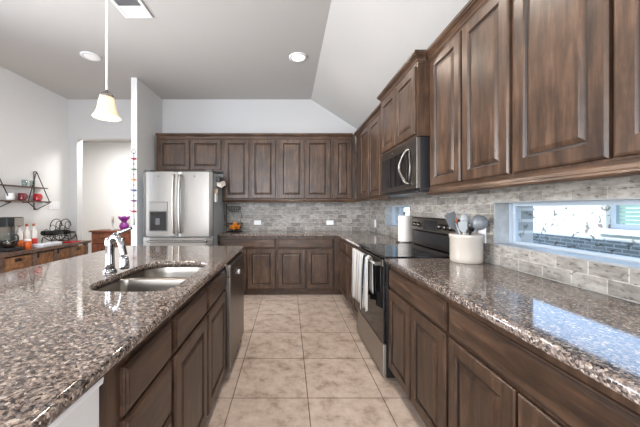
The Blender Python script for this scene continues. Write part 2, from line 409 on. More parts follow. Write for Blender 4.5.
RW = (-2.7, 0.9, 0.6, 2.7); LW = (-3.8, -2.2, 0.6, 2.7); LW2 = (.85, 2.65, .6, 2.7)
struct('wall_left', wall_with_holes(NB(), 'X', XL-0.15, XL, YR, YB, 0, ZC, [LW, LW2]), M['wall_white'], 'left wall behind the coffee bar')
struct('wall_rear', wall_with_holes(NB(), 'Y', YR-0.15, YR, XL-0.15, XOUT, 0, ZC, [RW]), M['wall'])
struct('wall_pantry', boxm(-2.19, -2.107, 3.95, YB, 0, ZC), M['wall_white'], 'white wall end left of the refrigerator')
hall = NB()
box(hall, -5.4, -2.0, 6.3, 6.42, 0, 2.75); box(hall, -5.4, -5.28, YB+0.12, 6.3, 0, 2.75); box(hall, -5.4, XL-.15, YB, YB+.12, 0, 2.75); box(hall, -2.1, -2.0, YB+0.12, 6.3, 0, 2.75)
struct('wall_hall', hall, M['wall_white'], 'white walls of the hallway beyond the opening')
struct('ceiling_hall', boxm(-5.4, -2.0, YB+0.12, 6.42, 2.75, 2.85), M['ceil'])
b = NB()
prof = [(XL-0.15, ZC), (RIDGE, ZC), (XOUT, ZC+(ZLOW-ZC)/(XR-RIDGE)*(XOUT-RIDGE)), (XOUT+0.3, 2.5), (XOUT+0.3, 2.6), (RIDGE-.2, 3.3), (XL-0.15, 3.3)]
loft(b, [[(x, y, z) for x, z in prof] for y in (YR-0.15, YB+0.12)])
struct('ceiling', b, M['ceil'], 'flat ceiling that slopes down over the right cabinets')
struct('roof_slab', boxm(-5.6, -1.9, YB+0.1, 6.6, 2.9, 3.0), M['shingle'])
# unseen windows added where the daylight fill lamps stand
def added_window(name, axis, t, H):
    f = NB(); u0, u1, z0, z1 = H; um = (u0+u1)/2
    for (a, c, d, e) in ((u0, u0+.06, z0, z1), (u1-.06, u1, z0, z1), (um-.03, um+.03, z0+.06, z1-.06), (u0+.06, u1-.06, z0, z0+.06), (u0+.06, u1-.06, z1-.06, z1)):
        if axis == 'X': box(f, t, t+.05, a, c, d, e)
        else: box(f, a, c, t, t+.05, d, e)
    o = struct(name, f, M['white_trim'])
    g = NB()
    if axis == 'X': box(g, t+.02, t+.03, u0+.06, u1-.06, z0+.06, z1-.06)
    else: box(g, u0+.06, u1-.06, t+.02, t+.03, z0+.06, z1-.06)
    struct('window_pane', g, M['glass'], parent=o)
added_window('added_window_3', 'Y', YR-0.12, RW); added_window('added_window_4', 'X', XL-0.12, LW); added_window('added_window_5', 'X', XL-0.12, LW2)
# kitchen windows
M['win_frame'] = plain('white_vinyl_frame', lin(168, 178, 188), 0.4, var=0.02)
def slot_window(name, H, label, mull):
    u0, u1, z0, z1 = H; f = NB()
    for (x0, x1, w) in ((1.455, 1.475, 0.012), (1.475, 1.50, 0.028)):
        for (a, c, d, e) in ((u0, u0+w, z0, z1), (u1-w, u1, z0, z1), (u0+w, u1-w, z0, z0+w), (u0+w, u1-w, z1-w, z1)):
            box(f, x0, x1, a, c, d, e, 0.002)
    if mull: box(f, 1.478, 1.497, mull-.014, mull+.014, z0+.028, z1-.028, .002)
    o = struct(name, f, M['win_frame'], label)
    struct('window_pane', boxm(1.486, 1.490, u0+.028, u1-.028, z0+.028, z1-.028), M['glass'], parent=o)
    s = NB()
    for (a, c, d, e) in ((u0, u1, z0-.001, z0+.010), (u0, u1, z1-.006, z1+.001), (u1-.006, u1+.001, z0+.010, z1-.006), (u0-.001, u0+.006, z0+.010, z1-.006)):
        box(s, XR-.006, 1.455, a, c, d, e, .001)
    struct('window_jamb', s, M['tile_jamb'], parent=o)
M['tile_jamb'] = plain('honed_stone_jamb', lin(150, 152, 152), 0.35, var=0.12, vs=18)
slot_window('window_1', W1, 'long low window above the right counter', None)
slot_window('window_2', W2, 'small low window behind the paper towel', 3.78)
# tiled backsplash
struct('trim_1', wall_with_holes(NB(), 'X', XR-.010, XR, 0.0, YB-.010, 0.914, 1.44, [W1, W2]), M['tile_y'], 'tumbled stone subway tile along the right wall')
struct('trim_2', boxm(-1.20, XR, YB-.010, YB, 0.914, 1.44), M['tile_x'], 'tumbled stone subway tile on the far wall')

# ------------------------------------------------------------------ outside the kitchen windows
struct('ground_outside', boxm(XOUT, 9, -6, 12, -0.4, -0.3), M['grass'])
nh = thing('neighbouring_house', 'whitewashed brick house side outside the long low window', 'house', (4.0, 3.5, -0.3))
NWY = (2.3-3.5, 3.58-3.5)
mesh('wall', wall_with_holes(NB(), 'X', 0, 0.25, -9, 9, 0, 1.96, [(NWY[0], NWY[1], 1.33, 1.85)]), M['brick_white'], nh)
mesh('brick_shaded', boxm(-.04, -.001, -9, 9, 0, 1.18), M['brick_shaded'], nh, 'grey brick lower part, darkened for the shade')  # top meets the eave's shadow edge; shade deepened by colour
mesh('unseen_low_roof', loft(NB(), [[(-.12, y, 2.04), (5.2, y, 2.9), (5.2, y, 2.8), (-.12, y, 1.965)] for y in (-9.2, 9.2)]), M['shingle'], nh)  # out of view, kept low so the worktop mirrors sky above it
f = NB()
for (a, c, d, e) in ((NWY[0], NWY[0]+.06, 1.33, 1.85), (NWY[1]-.06, NWY[1], 1.33, 1.85), (NWY[0]+.06, NWY[1]-.06, 1.33, 1.39), (NWY[0]+.06, NWY[1]-.06, 1.79, 1.85)): box(f, .06, .12, a, c, d, e)
wf = mesh('window_frame', f, M['win_frame'], nh)
mesh('window_sill', boxm(-.05, .1, NWY[0]-.06, NWY[1]+.06, 1.26, 1.33, .004), M['white_trim'], nh)
f = NB()
for i in range(8): box(f, .10, .115, NWY[0]+.06, NWY[1]-.06, 1.395+i*.048, 1.437+i*.048)
mesh('window_blind', f, M['blind'], wf)

# ------------------------------------------------------------------ cabinets
WV, WH, GZ = M['wood_v'], M['wood_h'], M['glaze']
def rect_ring(x0, x1, z0, z1, d, y): return [(x0+d, y, z0+d), (x1-d, y, z0+d), (x1-d, y, z1-d), (x0+d, y, z1-d)]
def panel_door(parent, x0, x1, z0, z1, sw=0.058, t=0.02, name='door'):
    prof = [(0, t-.0005), (0, .007), (.003, .0025), (.009, 0), (sw, 0), (sw+.004, .007), (sw+.010, .0105), (sw+.015, .0105), (sw+.019, .008), (sw+.031, .0025), (sw+.035, .0015)]
    bm = NB(); loft(bm, [rect_ring(x0, x1, z0, z1, d, y) for d, y in prof], mis=[0, 0, 0, 0, 0, 1, 1, 0, 0, 0])
    return mesh(name, bm, [WV, GZ], parent)
def slab_drawer(parent, x0, x1, z0, z1, t=0.02):
    prof = [(0, t-.0005), (0, .010), (.004, .0065), (.008, .006), (.013, .001), (.017, 0)]
    bm = NB(); loft(bm, [rect_ring(x0, x1, z0, z1, d, y) for d, y in prof], mis=[0, 0, 1, 0, 0])
    return mesh('drawer', bm, [WH, GZ], parent)
CROWN = [(0, 0), (.006, 0), (.006, .010), (.011, .014), (.015, .028), (.026, .044), (.036, .050), (.036, .056), (.043, .060), (.043, .078), (0, .078)]
RAIL = [(0, 0), (.014, 0), (.022, .004), (.025, .011), (.021, .019), (.012, .024), (.004, .038), (.003, .052), (0, .056)]
def upper(label, loc, rz, w, depth, z0, doors, zd0=None, crown=None, rail=True, group='upper cabinets', sides=(0, 0)):
    """doors: (x0,x1); local -y is the front; z0 = underside of the box"""
    t = thing('wall_cabinet', label, 'cabinet', (loc[0], loc[1], z0), rz, group)
    zt = 2.362-z0; zd0 = (zd0 or z0+.03)-z0
    bm = NB(); box(bm, .0005, w-.0005, .02, depth, 0, 2.43-z0, .001)
    mesh('carcass', bm, [WV, GZ], t)
    for x0, x1 in doors: panel_door(t, x0, x1, zd0, zt-.012)
    c = NB(); molding(c, crown or [(0, .021), (w, .021)], CROWN, zt); mesh('crown_molding', c, WH, t)
    if rail:
        r = NB(); molding(r, [(0, .021), (w, .021)], RAIL, -.028); mesh('light_rail', r, WH, t)
    return t
UY = 4.39        # front of the far upper doors
upper('short two-door cabinet over the refrigerator', (-2.05, UY), 0, 1.033, YB-UY, 1.855, [(.035, .515), (.537, 1.005)], 1.875, rail=False, crown=[(0, .021), (1.033, .021)])
upper('tall two-door wall cabinet just right of the refrigerator', (-1.016, UY), 0, .846, YB-.011-UY, 1.408, [(.020, .405), (.432, .818)], 1.435)
upper('tall two-door wall cabinet in the middle of the far wall', (-.169, UY), 0, .846, YB-.011-UY, 1.408, [(.026, .415), (.428, .818)], 1.435)
upper('single-door wall cabinet at the far right corner', (.678, UY), 0, .353, YB-.011-UY, 1.408, [(.034, .305)], 1.435, crown=[(0, .021), (.31, .021)])
UX = 1.03
R90 = -PI/2
upper('two-door wall cabinet between the far corner and the microwave', (UX, 4.375), R90, 1.445, XR-.011-UX, 1.408, [(.30, .715), (.735, 1.15), (1.17, 1.43)], 1.435, crown=[(0, .021), (1.445, .021)])
MX = .945; MY0, MY1 = 2.925, 2.115
upper('short two-door cabinet above the microwave', (MX, MY0), R90, MY0-MY1, XR-.001-MX, 1.822, [(.02, .395), (.412, .785)], 1.84, rail=False,
      crown=[(.0, .07), (0, .021), (MY0-MY1, .021), (MY0-MY1, .07)])
upper('two-door wall cabinet right of the microwave', (UX, 2.112), R90, .79, XR-.011-UX, 1.408, [(.045, .400), (.418, .778)], 1.443)
upper('two-door wall cabinet above the long low window', (UX, 1.321), R90, .82, XR-.011-UX, 1.408, [(.014, .402), (.418, .806)], 1.443)

def base(label, loc, rz, w, depth, drawers, doors, hollow=False, name='base_cabinet', group='base cabinets'):
    t = thing(name, label, 'cabinet', (loc[0], loc[1], 0), rz, group)
    bm = NB()
    if hollow:
        box(bm, .0005, .02, .04, depth, .1, .875); box(bm, w-.02, w-.0005, .04, depth, .1, .875)
        box(bm, .02, w-.02, .04, depth-.02, .1, .12); box(bm, .02, w-.02, depth-.02, depth, .1, .875)
        box(bm, .0005, w-.0005, .02, .04, .1, .135); box(bm, .0005, w-.0005, .02, .04, .835, .875); box(bm, .0005, w-.0005, .02, .04, .655, .715)
        box(bm, .0005, .05, .02, .04, .135, .835); box(bm, w-.05, w-.0005, .02, .04, .135, .835); box(bm, w/2-.03, w/2+.03, .02, .04, .135, .835)
    else: box(bm, .0005, w-.0005, .02, depth, .1, .875, .001)
    mesh('carcass', bm, WV, t)
    mesh('toe_kick', boxm(.0005, w-.0005, .095, .115, 0, .1), WH, t)
    for a in drawers: slab_drawer(t, *a)
    for a in doors: panel_door(t, *a)
    return t
BY = 4.125; D0, D1, E0, E1 = .700, .838, .110, .685
base('two-door base cabinet beside the refrigerator', (-1.02, BY), 0, .85, YB-.001-BY, [(.012, .830, D0, D1)], [(.012, .408, E0, E1), (.428, .830, E0, E1)])
base('two-door base cabinet in the middle of the far wall', (-.17, BY), 0, .84, YB-.001-BY, [(.018, .822, D0, D1)], [(.018, .415, E0, E1), (.438, .822, E0, E1)])
base('blind corner base cabinet at the far right corner', (.671, BY), 0, XR-.012-.671, YB-.001-BY, [], [])
BX = .735
base('narrow one-door base cabinet near the far right corner', (BX, 4.12), R90, .535, XR-.001-BX, [(.06, .52, D0, D1)], [(.06, .52, E0, E1)])
base('two-door base cabinet left of the range', (BX, 3.584), R90, .69, XR-.001-BX, [(.012, .675, D0, D1)], [(.012, .338, E0, E1), (.350, .675, E0, E1)])
base('two-door base cabinet just right of the range', (BX, 2.104), R90, .779, XR-.001-BX, [(.012, .764, D0, D1)], [(.008, .375, E0, E1), (.390, .766, E0, E1)])
base('two-door base cabinet below the long low window', (BX, 1.324), R90, .80, XR-.001-BX, [(.012, .785, D0, D1)], [(.012, .395, E0, E1), (.408, .785, E0, E1)])
IX = -.45; L90 = PI/2
base('three-drawer base cabinet at the near end of the island', (IX, .715), L90, .405, .60,
     [(.075, .392, D0, D1), (.075, .392, .490, .688), (.075, .392, .110, .478)], [], group='island cabinets')
base('two-door sink cabinet of the island', (IX, 1.122), L90, .935, .60, [(.015, .455, D0, D1), (.478, .920, D0, D1)], [(.015, .455, E0, E1), (.478, .920, E0, E1)], hollow=True, group='island cabinets')
o = tag(mesh('end_panel', boxm(-1.05, -.455, 2.715, 2.76, 0, .875, .002), WV), 'dark wood panel closing the far end of the island', 'panel')

# island walls
iw = NB()
box(iw, -1.25, -1.06, -.30, 2.74, 0, .875); box(iw, -1.06, -.475, -.30, .712, 0, .875)
struct('wall_island', iw, M['wall_white'], 'white painted end of the island')
tr = NB()
molding(tr, [(-.475, -.30), (-.475, .712)], [(0, 0), (.010, 0), (.012, .012), (.006, .03), (0, .03)], .842)
struct('trim_3', tr, M['white_trim'], 'white strip under the island worktop')

# ------------------------------------------------------------------ worktops
def top(name, P, label, holes=(), e=.012):
    return tag(mesh(name, slab(NB(), [Vector(p) for p in P], .876, .914, e, holes), M['granite'], recalc=False), label, 'countertop', 'granite worktops')
top('countertop', [(XR-.011, YB-.011), (-1.022, YB-.011), (-1.022, 4.10), (.711, 4.10), (.711, 2.905), (XR-.011, 2.905)], 'speckled granite worktop around the far corner, left of the range')
top('countertop', [(XR-.011, 2.098), (.711, 2.098), (.711, .45), (XR-.011, .45)], 'speckled granite worktop below the long low window')
SX0, SX1, SY0, SY1 = -.955, -.53, 1.25, 1.98
hole = rrect(SX0, SX1, SY0, SY1, [.10, .13, .16, .16], 8)
top('island_countertop', rrect(-1.634, -.436, -.32, 2.80, [.03, .04, .03, .03], 5), 'large speckled granite island worktop around the double sink', [[(p.x, p.y) for p in hole]], .014)

# ------------------------------------------------------------------ sink, faucet
sk = thing('double_sink', 'stainless double-bowl sink set under the island worktop', 'sink', (0, 0, .66))
ZS = .66; mid = 1.655
def bowl(y0, y1, rs, depth):
    bm = NB(); rings = []
    P = rrect(SX0-.012, SX1+.012, y0, y1, rs, 8)
    for d, z in ((-.012, .8745), (0.004, .8745), (.006, .868), (.012, .83), (.022, .874-depth+.04), (.045, .874-depth+.008), (.085, .874-depth)):
        rings.append([(p.x, p.y, z-ZS) for p in inset_poly(P, d)])
    loft(bm, rings, False, True, 0, True)
    return mesh('bowl', bm, M['steel_sink'], sk, recalc=False)
bowl(SY0-.012, mid-.012, [.09, .05, .05, .16], .20); bowl(mid+.012, SY1+.012, [.05, .13, .17, .05], .18)
mesh('divider', boxm(SX0+.02, SX1-.01, mid-.014, mid+.014, .842-ZS, .860-ZS, .006), M['steel_sink'], sk)
for y, dz in ((1.45, .20), (1.82, .18)):
    mesh('drain', lathe(NB(), [(.045, .8735-dz-ZS), (.045, .877-dz-ZS), (.03, .8755-dz-ZS), (.028, .8735-dz-ZS)], ((SX0+SX1)/2, y, 0)), M['chrome'], sk)
FX, FY = -1.03, 1.64
fc = thing('kitchen_faucet', 'polished chrome single-lever faucet behind the sink', 'faucet', (FX, FY, .914), -.35)
mesh('base', lathe(NB(), [(.036, 0), (.036, .006), (.030, .014), (.027, .02)]), M['chrome'], fc)
mesh('body', lathe(NB(), [(.026, .018), (.023, .05), (.022, .11), (.024, .15), (.027, .175), (.022, .195), (.012, .203)]), M['chrome'], fc)
mesh('spout', tube(NB(), spline([(.005, 0, .165), (.035, 0, .20), (.075, -.005, .195), (.105, -.01, .155), (.122, -.012, .105)], 8), [.020]*9+[.019]*8+[.018]*16, 14), M['chrome'], fc)
mesh('spray_head', lathe(NB(), [(.018, .10), (.022, .085), (.025, .045), (.024, .03), (.016, .028)], (.127, -.0125, 0)), M['chrome'], fc)
mesh('lever', tube(NB(), spline([(0, 0, .19), (.02, .02, .215), (.055, .045, .235), (.095, .06, .252)], 7), [.014]*8+[.010]*7+[.009]*7, 10), M['chrome'], fc)

# ------------------------------------------------------------------ dishwasher
dw = thing('dishwasher', 'stainless dishwasher at the far end of the island', 'dishwasher', (-.425, 2.065, 0), L90)
mesh('tub', boxm(.006, .634, .04, .60, .10, .872), M['black'], dw)
mesh('kick_plate', boxm(.006, .634, .085, .10, 0, .10), M['black'], dw)
mesh('door', boxm(.006, .634, 0, .038, .105, .775, .004), M['steel_dark'], dw)
mesh('control_panel', boxm(.006, .634, 0, .038, .778, .868, .004), M['steel_dark'], dw)
h = NB()
box(h, .035, .605, -.0012, .0, .790, .835)
mesh('pocket_handle', h, M['black_glass'], dw, 'black recessed handle strip')
mesh('door_edge', boxm(.006, .634, -.006, .0, .842, .866, .002), M['steel'], dw)
mesh('latch_tag', boxm(.30, .34, -.016, -.0015, .735, .768, .004), M['white_plastic'], dw, 'small white clip')

# ------------------------------------------------------------------ refrigerator
FW = .945
fr = thing('refrigerator', 'stainless french-door refrigerator with water dispenser', 'refrigerator', (-1.9755, 3.84, 0))
mesh('body', boxm(.004, FW-.004, .07, .72, .03, 1.772, .006), M['fridge_side'], fr)
for x in (.05, FW-.09):
    mesh('foot', boxm(x, x+.04, .1, .64, 0, .03), M['black'], fr)
def curved_front(x0, x1, z0, z1, bulge=.012, d=.066, n=10, r=.012):
    rings = []
    for i in range(n+1):
        u = i/n; x = x0+(x1-x0)*u; yy = bulge*(2*u-1)**2
        if i in (0, n): yy += r
        rings.append([(x, yy, z0+.004), (x, yy-.002 if 0 < i < n else yy, z0+.010), (x, yy, z1-.010), (x, yy+.004, z1), (x, d, z1), (x, d, z0)])
    bm = NB(); loft(bm, rings, True, True, 0, False); return bm
fm = FW/2
ld = mesh('door', curved_front(0, fm-.003, .895, 1.787), M['steel'], fr); rd = mesh('door', curved_front(fm+.003, FW, .895, 1.787), M['steel'], fr)
mesh('freezer_drawer', curved_front(0, FW, .07, .885), M['steel'], fr)
def bowed(xa, bow):
    pts = spline([(xa, .006, .955), (xa, -.035, .985), (xa+bow*.4, -.058, 1.20), (xa+bow*.4, -.058, 1.45), (xa, -.035, 1.70), (xa, .006, 1.73)], 6)
    return tube(NB(), pts, .014, 10)
mesh('handle', bowed(fm-.042, 0), M['steel_soft'], fr); mesh('handle', bowed(fm+.042, 0), M['steel_soft'], fr)
mesh('handle', tube(NB(), spline([(.09, .004, .835), (.115, -.04, .835), (fm, -.062, .835), (FW-.115, -.04, .835), (FW-.09, .004, .835)], 8), .014, 10), M['steel'], fr)
dp = mesh('dispenser', boxm(.090, .342, -.004, .02, .970, 1.372, .006), M['dark_grey'], fr)
mesh('dispenser_panel', boxm(.098, .334, -.009, -.0045, 1.245, 1.364, .002), M['steel'], dp)
mesh('dispenser_recess', boxm(.108, .324, -.0065, -.0045, .985, 1.235), M['black_glass'], dp)
mesh('dispenser_paddle', boxm(.185, .245, -.020, -.007, 1.06, 1.15, .004), M['dark_grey'], dp)
mesh('badge', lathe(NB(), [(.013, .0), (.013, -.004), (.010, -.005)], (.215, .004, 1.715), axis='Y', seg=20), M['dark_grey'], fr, 'small round emblem')
mesh('badge', lathe(NB(), [(.013, .0), (.013, -.004), (.010, -.005)], (.705, .003, 1.715), axis='Y', seg=20), M['dark_grey'], fr, 'small round emblem')
mesh('hinge_cover', boxm(FW-.10, FW-.01, .02, .14, 1.788, 1.806, .004), M['dark_grey'], fr); mesh('hinge_cover', boxm(.01, .10, .02, .14, 1.788, 1.806, .004), M['dark_grey'], fr)
# things clipped on the fridge side
FS = -1.9755+FW-.004
mg = thing('magnetic_paper_holder', 'white paper holder stuck high on the side of the refrigerator', 'holder', (FS, 4.14, 1.60))
mesh('tray', boxm(0.0005, .05, -.10, .16, .06, .13, .004), M['dark_grey'], mg)
mesh('papers', loft(NB(), [[(.01, -.09, .0), (.075, -.06, -.02), (.10, .10, .03), (.02, .15, .06)], [(.01, -.09, .06), (.06, -.06, .045), (.085, .10, .085), (.02, .15, .10)]]), M['paper'], mg)
ct = thing('hanging_pouch', 'small white pouch hanging on the refrigerator side', 'pouch', (FS, 4.02, 1.37))
mesh('bag', boxm(.0005, .022, -.045, .045, 0, .12, .008), M['white_plastic'], ct)
mesh('clip', boxm(.0005, .035, -.02, .02, .121, .19, .004), M['tan_tool'], ct)

# ------------------------------------------------------------------ range
RW0 = 2.897; RWW = .79
rg = thing('kitchen_range', 'black and stainless electric range between the worktops', 'range', (.70, RW0, 0), R90)
mesh('body', boxm(.004, RWW-.004, .03, .64, .02, .905, .003), M['black'], rg)
mesh('cooktop', boxm(.002, RWW-.002, .012, .60, .906, .922, .004), M['black_glass'], rg)
for cx, cy, r in ((.2, .18, .10), (.58, .18, .085), (.2, .44, .075), (.58, .44, .10)):
    c = NB(); tube(c, [(cx+r*math.cos(a*2*PI/40), cy+r*math.sin(a*2*PI/40), .922) for a in range(40)], .0009, 4, closed=True)
    mesh('burner_ring', c, M['dark_grey'], rg)
dr = mesh('oven_door', boxm(.006, RWW-.006, .006, .029, .275, .895, .004), M['black_glass'], rg)
mesh('door_trim', boxm(.006, RWW-.006, -.002, .0055, .845, .895, .003), M['steel_dark'], dr)
hb = NB(); tube(hb, [(.03, -.042, .862), (RWW-.03, -.042, .862)], .013, 12)
for x in (.04, RWW-.075): box(hb, x, x+.035, -.042, -.001, .848, .876, .004)
mesh('handle', hb, M['steel'], dr)
mesh('drawer', boxm(.006, RWW-.006, .004, .029, .03, .265, .005), M['steel_soft'], rg)
for x in (.04, RWW-.08):
    for y in (.07, .56): mesh('foot', boxm(x, x+.04, y, y+.04, 0, .02), M['black'], rg)
prof = [(.600, .923), (.575, .930), (.572, .965), (.600, .99), (.590, 1.02), (.585, 1.06), (.560, 1.075), (.572, 1.185), (.585, 1.195), (.642, 1.195), (.642, .906), (.602, .906)]
cp = mesh('backguard', loft(NB(), [[(x, y, z) for y, z in prof] for x in (.003, RWW-.003)]), [M['steel_dark']], rg)
mesh('vent_panel', loft(NB(), [[(x, y, z) for y, z in ((.5715, .966), (.5985, .988), (.5895, 1.018), (.5845, 1.058), (.57, 1.06), (.565, .966))] for x in (.02, RWW-.02)]), M['black'], cp)
mesh('display', loft(NB(), [[(x, y, z) for y, z in ((.5602, 1.085), (.5700, 1.172), (.5680, 1.174), (.5582, 1.085))] for x in (.235, .485)]), M['black_glass'], cp)
for x in (.075, .155, .545, .625, .705):
    mesh('knob', lathe(NB(), [(.021, .566), (.021, .548), (.018, .535), (.012, .533)], (x, 0, 1.128), 18, axis='Y'), M['steel'], cp)
# dish towel over the oven handle
def drape(name, x0, x1, zb_front, zb_back, fold, seedv, mat, label):
    rnd = random.Random(seedv); bm = NB(); nu, nv = 36, 30; ph = rnd.random()*6
    zt = .8795; yb = -.042; grid = []
    L1 = zt-zb_front; L2 = zt-zb_back
    for j in range(nv+1):
        s = j/nv*(L1+L2+.03); row = []
        for i in range(nu+1):
            u = i/nu; x = x0+(x1-x0)*u
            if s < L1: y = yb-.0175; z = zb_front+s; k = 1-(s/L1)
            elif s < L1+.03: a = (s-L1)/.03*PI; y = yb-.0175*math.cos(a); z = zt-.0 + .0165*math.sin(a)-.0; k = 0
            else: y = yb+.0175; z = zt-(s-L1-.03); k = (zt-z)/max(L2, .01)
            w = fold*k**.6*(math.sin(u*PI*5+ph)+.5*math.sin(u*PI*9+ph*2))
            y += (w-fold*1.2*k**.6) if s < L1 else min(0, w*.2)
            x += .02*k*(0.5-u)*2*(-1)
            z += .012*math.sin(u*PI*3+ph)*k if s < L1 else 0
            row.append(bm.verts.new((x, y, z)))
        grid.append(row)
    for j in range(nv):
        for i in range(nu):
            f = bm.faces.new((grid[j][i], grid[j][i+1], grid[j+1][i+1], grid[j+1][i])); f.smooth = True
    o = mesh(name, bm, mat); o.location = (.70, RW0, 0); o.rotation_euler = (0, 0, R90)
    sd = o.modifiers.new('thickness', 'SOLIDIFY'); sd.thickness = .0025; sd.offset = 0
    return tag(o, label, 'towel')
drape('dish_towel', .055, .468, .435, .56, .012, 3, M['towel'], 'wide pale dish towel on the oven handle, nearer the corner')
drape('dish_towel', .525, .612, .46, .60, .009, 5, M['towel'], 'narrow folded dish towel on the oven handle')

# ------------------------------------------------------------------ microwave
mw = thing('microwave', 'stainless over-the-range microwave with curved handle', 'microwave', (.955, MY0-.004, 1.40), R90)
mww = MY0-MY1-.008
mesh('body', boxm(.002, mww-.002, .03, .396, .012, .418, .003), M['black'], mw)
mesh('door', boxm(0, .615, 0, .029, .03, .418, .004), M['steel_dark'], mw)
mesh('door_glass', boxm(.04, .60, -.002, -.0002, .075, .350, .001), M['black_glass'], mw)
mesh('control_panel', boxm(.618, mww, 0, .029, .03, .418, .004), M['steel_dark'], mw)
mesh('keypad', boxm(.628, .705, -.002, -.0002, .075, .350, .001), M['black_glass'], mw)
mesh('handle', tube(NB(), spline([(.675, -.002, .072), (.655, -.03, .10), (.600, -.05, .21), (.655, -.03, .32), (.675, -.002, .348)], 8), .013, 10), M['steel'], mw)
mesh('handle_trim', tube(NB(), spline([(.675, -.002, .075), (.705, -.012, .13), (.72, -.014, .21), (.705, -.012, .29), (.675, -.002, .345)], 8), .006, 8), M['steel'], mw)
mesh('badge', lathe(NB(), [(.012, 0), (.012, -.003), (.009, -.004)], (.30, 0, .385), axis='Y', seg=18), M['steel'], mw, 'small round emblem')
mesh('grease_filter', boxm(.03, mww-.03, .01, .38, 0, .0115, .002), M['steel'], mw)

# ------------------------------------------------------------------ things on the right worktop
pt = thing('paper_towel_roll', 'upright paper towel roll on a stand beside the range', 'paper towel', (1.235, 3.03, .914))
mesh('stand_base', lathe(NB(), [(.085, 0), (.085, .008), (.07, .014), (.012, .016)]), M['steel'], pt)
mesh('roll', lathe(NB(), [(.020, .018), (.060, .017), (.062, .022), (.062, .285), (.060, .290), (.020, .289)], seg=32), M['paper'], pt)
mesh('post', lathe(NB(), [(.006, .016), (.006, .305), (.010, .310), (.012, .320), (.006, .330)], seg=12), M['steel'], pt)
CX, CY = 1.222, 1.955
ck = tag(mesh('utensil_crock', lathe(NB(), [(.090, 0), (.097, .006), (.099, .03), (.099, .160), (.103, .168), (.104, .186), (.101, .192), (.094, .190), (.091, .18), (.091, .02), (.02, .016)], (0, 0, 0), 40, cap0=True, cap1=True), M['stoneware']), 'white stoneware crock holding utensils beside the range', 'crock')
ck.location = (CX, CY, .914)
def utensil(name, label, cat, base, tip, rz, build, mat, hmat=None):
    """rests inside the crock: base point near its floor, handle leaning to the tip; head built around the tip, flat side facing rz"""
    t = thing(name, label, cat, (CX+base[0], CY+base[1], .914+.022), 0)
    d = Vector((tip[0]-base[0], tip[1]-base[1], tip[2]+.022))
    mesh('handle', tube(NB(), [Vector((0, 0, .004)), d*.5, d], [.006, .0055, .006], 8), hmat or mat, t)
    z = d.normalized(); x = Vector((math.cos(rz), math.sin(rz), 0)); x = (x-z*x.dot(z)).normalized(); y = z.cross(x)
    m = Matrix.Translation(d) @ Matrix((x, y, z)).transposed().to_4x4()
    hb = NB(); bm = build(); merge(hb, bm, None, m); mesh('head', hb, mat, t)
    return t
def flat_head(pts, th):
    bm = NB(); loft(bm, [[(x, -th, z) for x, z in pts], [(x, th, z) for x, z in pts]]); return bm
def spoon_head(w, l, depth, n=10):
    bm = NB(); rings = []
    for s in (-1, 1):
        pass
    top_, bot = [], []
    N = 20
    for rr in (1.0, .66, .33):
        top_.append([(w*rr*math.cos(2*PI*i/N), -.0015+depth*(1-rr*rr), l/2+(l/2)*rr*math.sin(2*PI*i/N)) for i in range(N)])
        bot.append([(w*rr*math.cos(2*PI*i/N), .0015+depth*(1-rr*rr), l/2+(l/2)*rr*math.sin(2*PI*i/N)) for i in range(N)])
    loft(bm, top_[::-1]+bot, True, True, 0, True); return bm
def ladle_head(r):
    bm = NB(); prof = [(r*math.cos(a), r*math.sin(a)) for a in [i*PI/2/7 for i in range(8)]]
    rings = [[(R*math.cos(2*PI*i/24), -.02+h, .02+R*math.sin(2*PI*i/24)) for i in range(24)] for R, h in prof[:-1]]
    inner = [[(R*.95*math.cos(2*PI*i/24), -.02+h*.95-.001, .02+R*.95*math.sin(2*PI*i/24)) for i in range(24)] for R, h in prof[:-1]]
    loft(bm, inner[::-1]+rings, True, True, 0, True); return bm
utensil('turner', 'grey slotted turner leaning left in the crock', 'utensil', (.02, .015), (-.035, .060, .175), 2.36+.9, lambda: flat_head([(-.012, 0), (.012, 0), (.040, .03), (.044, .115), (-.044, .125), (-.040, .03)], .0015), M['grey_tool'])
utensil('spatula', 'small spatula with orange tip at the left of the crock', 'utensil', (.03, .0), (-.030, .075, .215), 2.9, lambda: flat_head([(-.010, 0), (.010, 0), (.018, .02), (.018, .055), (-.018, .055), (-.018, .02)], .004), M['orange_plastic'], M['white_plastic'])
utensil('serving_spoon', 'pale grey serving spoon standing tallest in the crock', 'utensil', (-.01, -.02), (.02, .04, .195), 2.9, lambda: spoon_head(.030, .095, .012), M['grey_light'])
utensil('slotted_spoon', 'black slotted spoon in the middle of the crock', 'utensil', (-.03, .02), (.025, -.015, .165), 2.9, lambda: spoon_head(.032, .085, .012), M['black'])
utensil('ladle', 'large grey ladle leaning right in the crock', 'utensil', (-.03, .04), (.045, -.055, .205), 2.7, lambda: ladle_head(.052), M['grey_tool'])
utensil('scraper', 'white scraper leaning at the front of the crock', 'utensil', (.02, .03), (-.035, -.030, .165), 2.9, lambda: flat_head([(-.010, 0), (.010, 0), (.026, .02), (.028, .07), (0, .085), (-.024, .07), (-.024, .02)], .004), M['grey_light'])

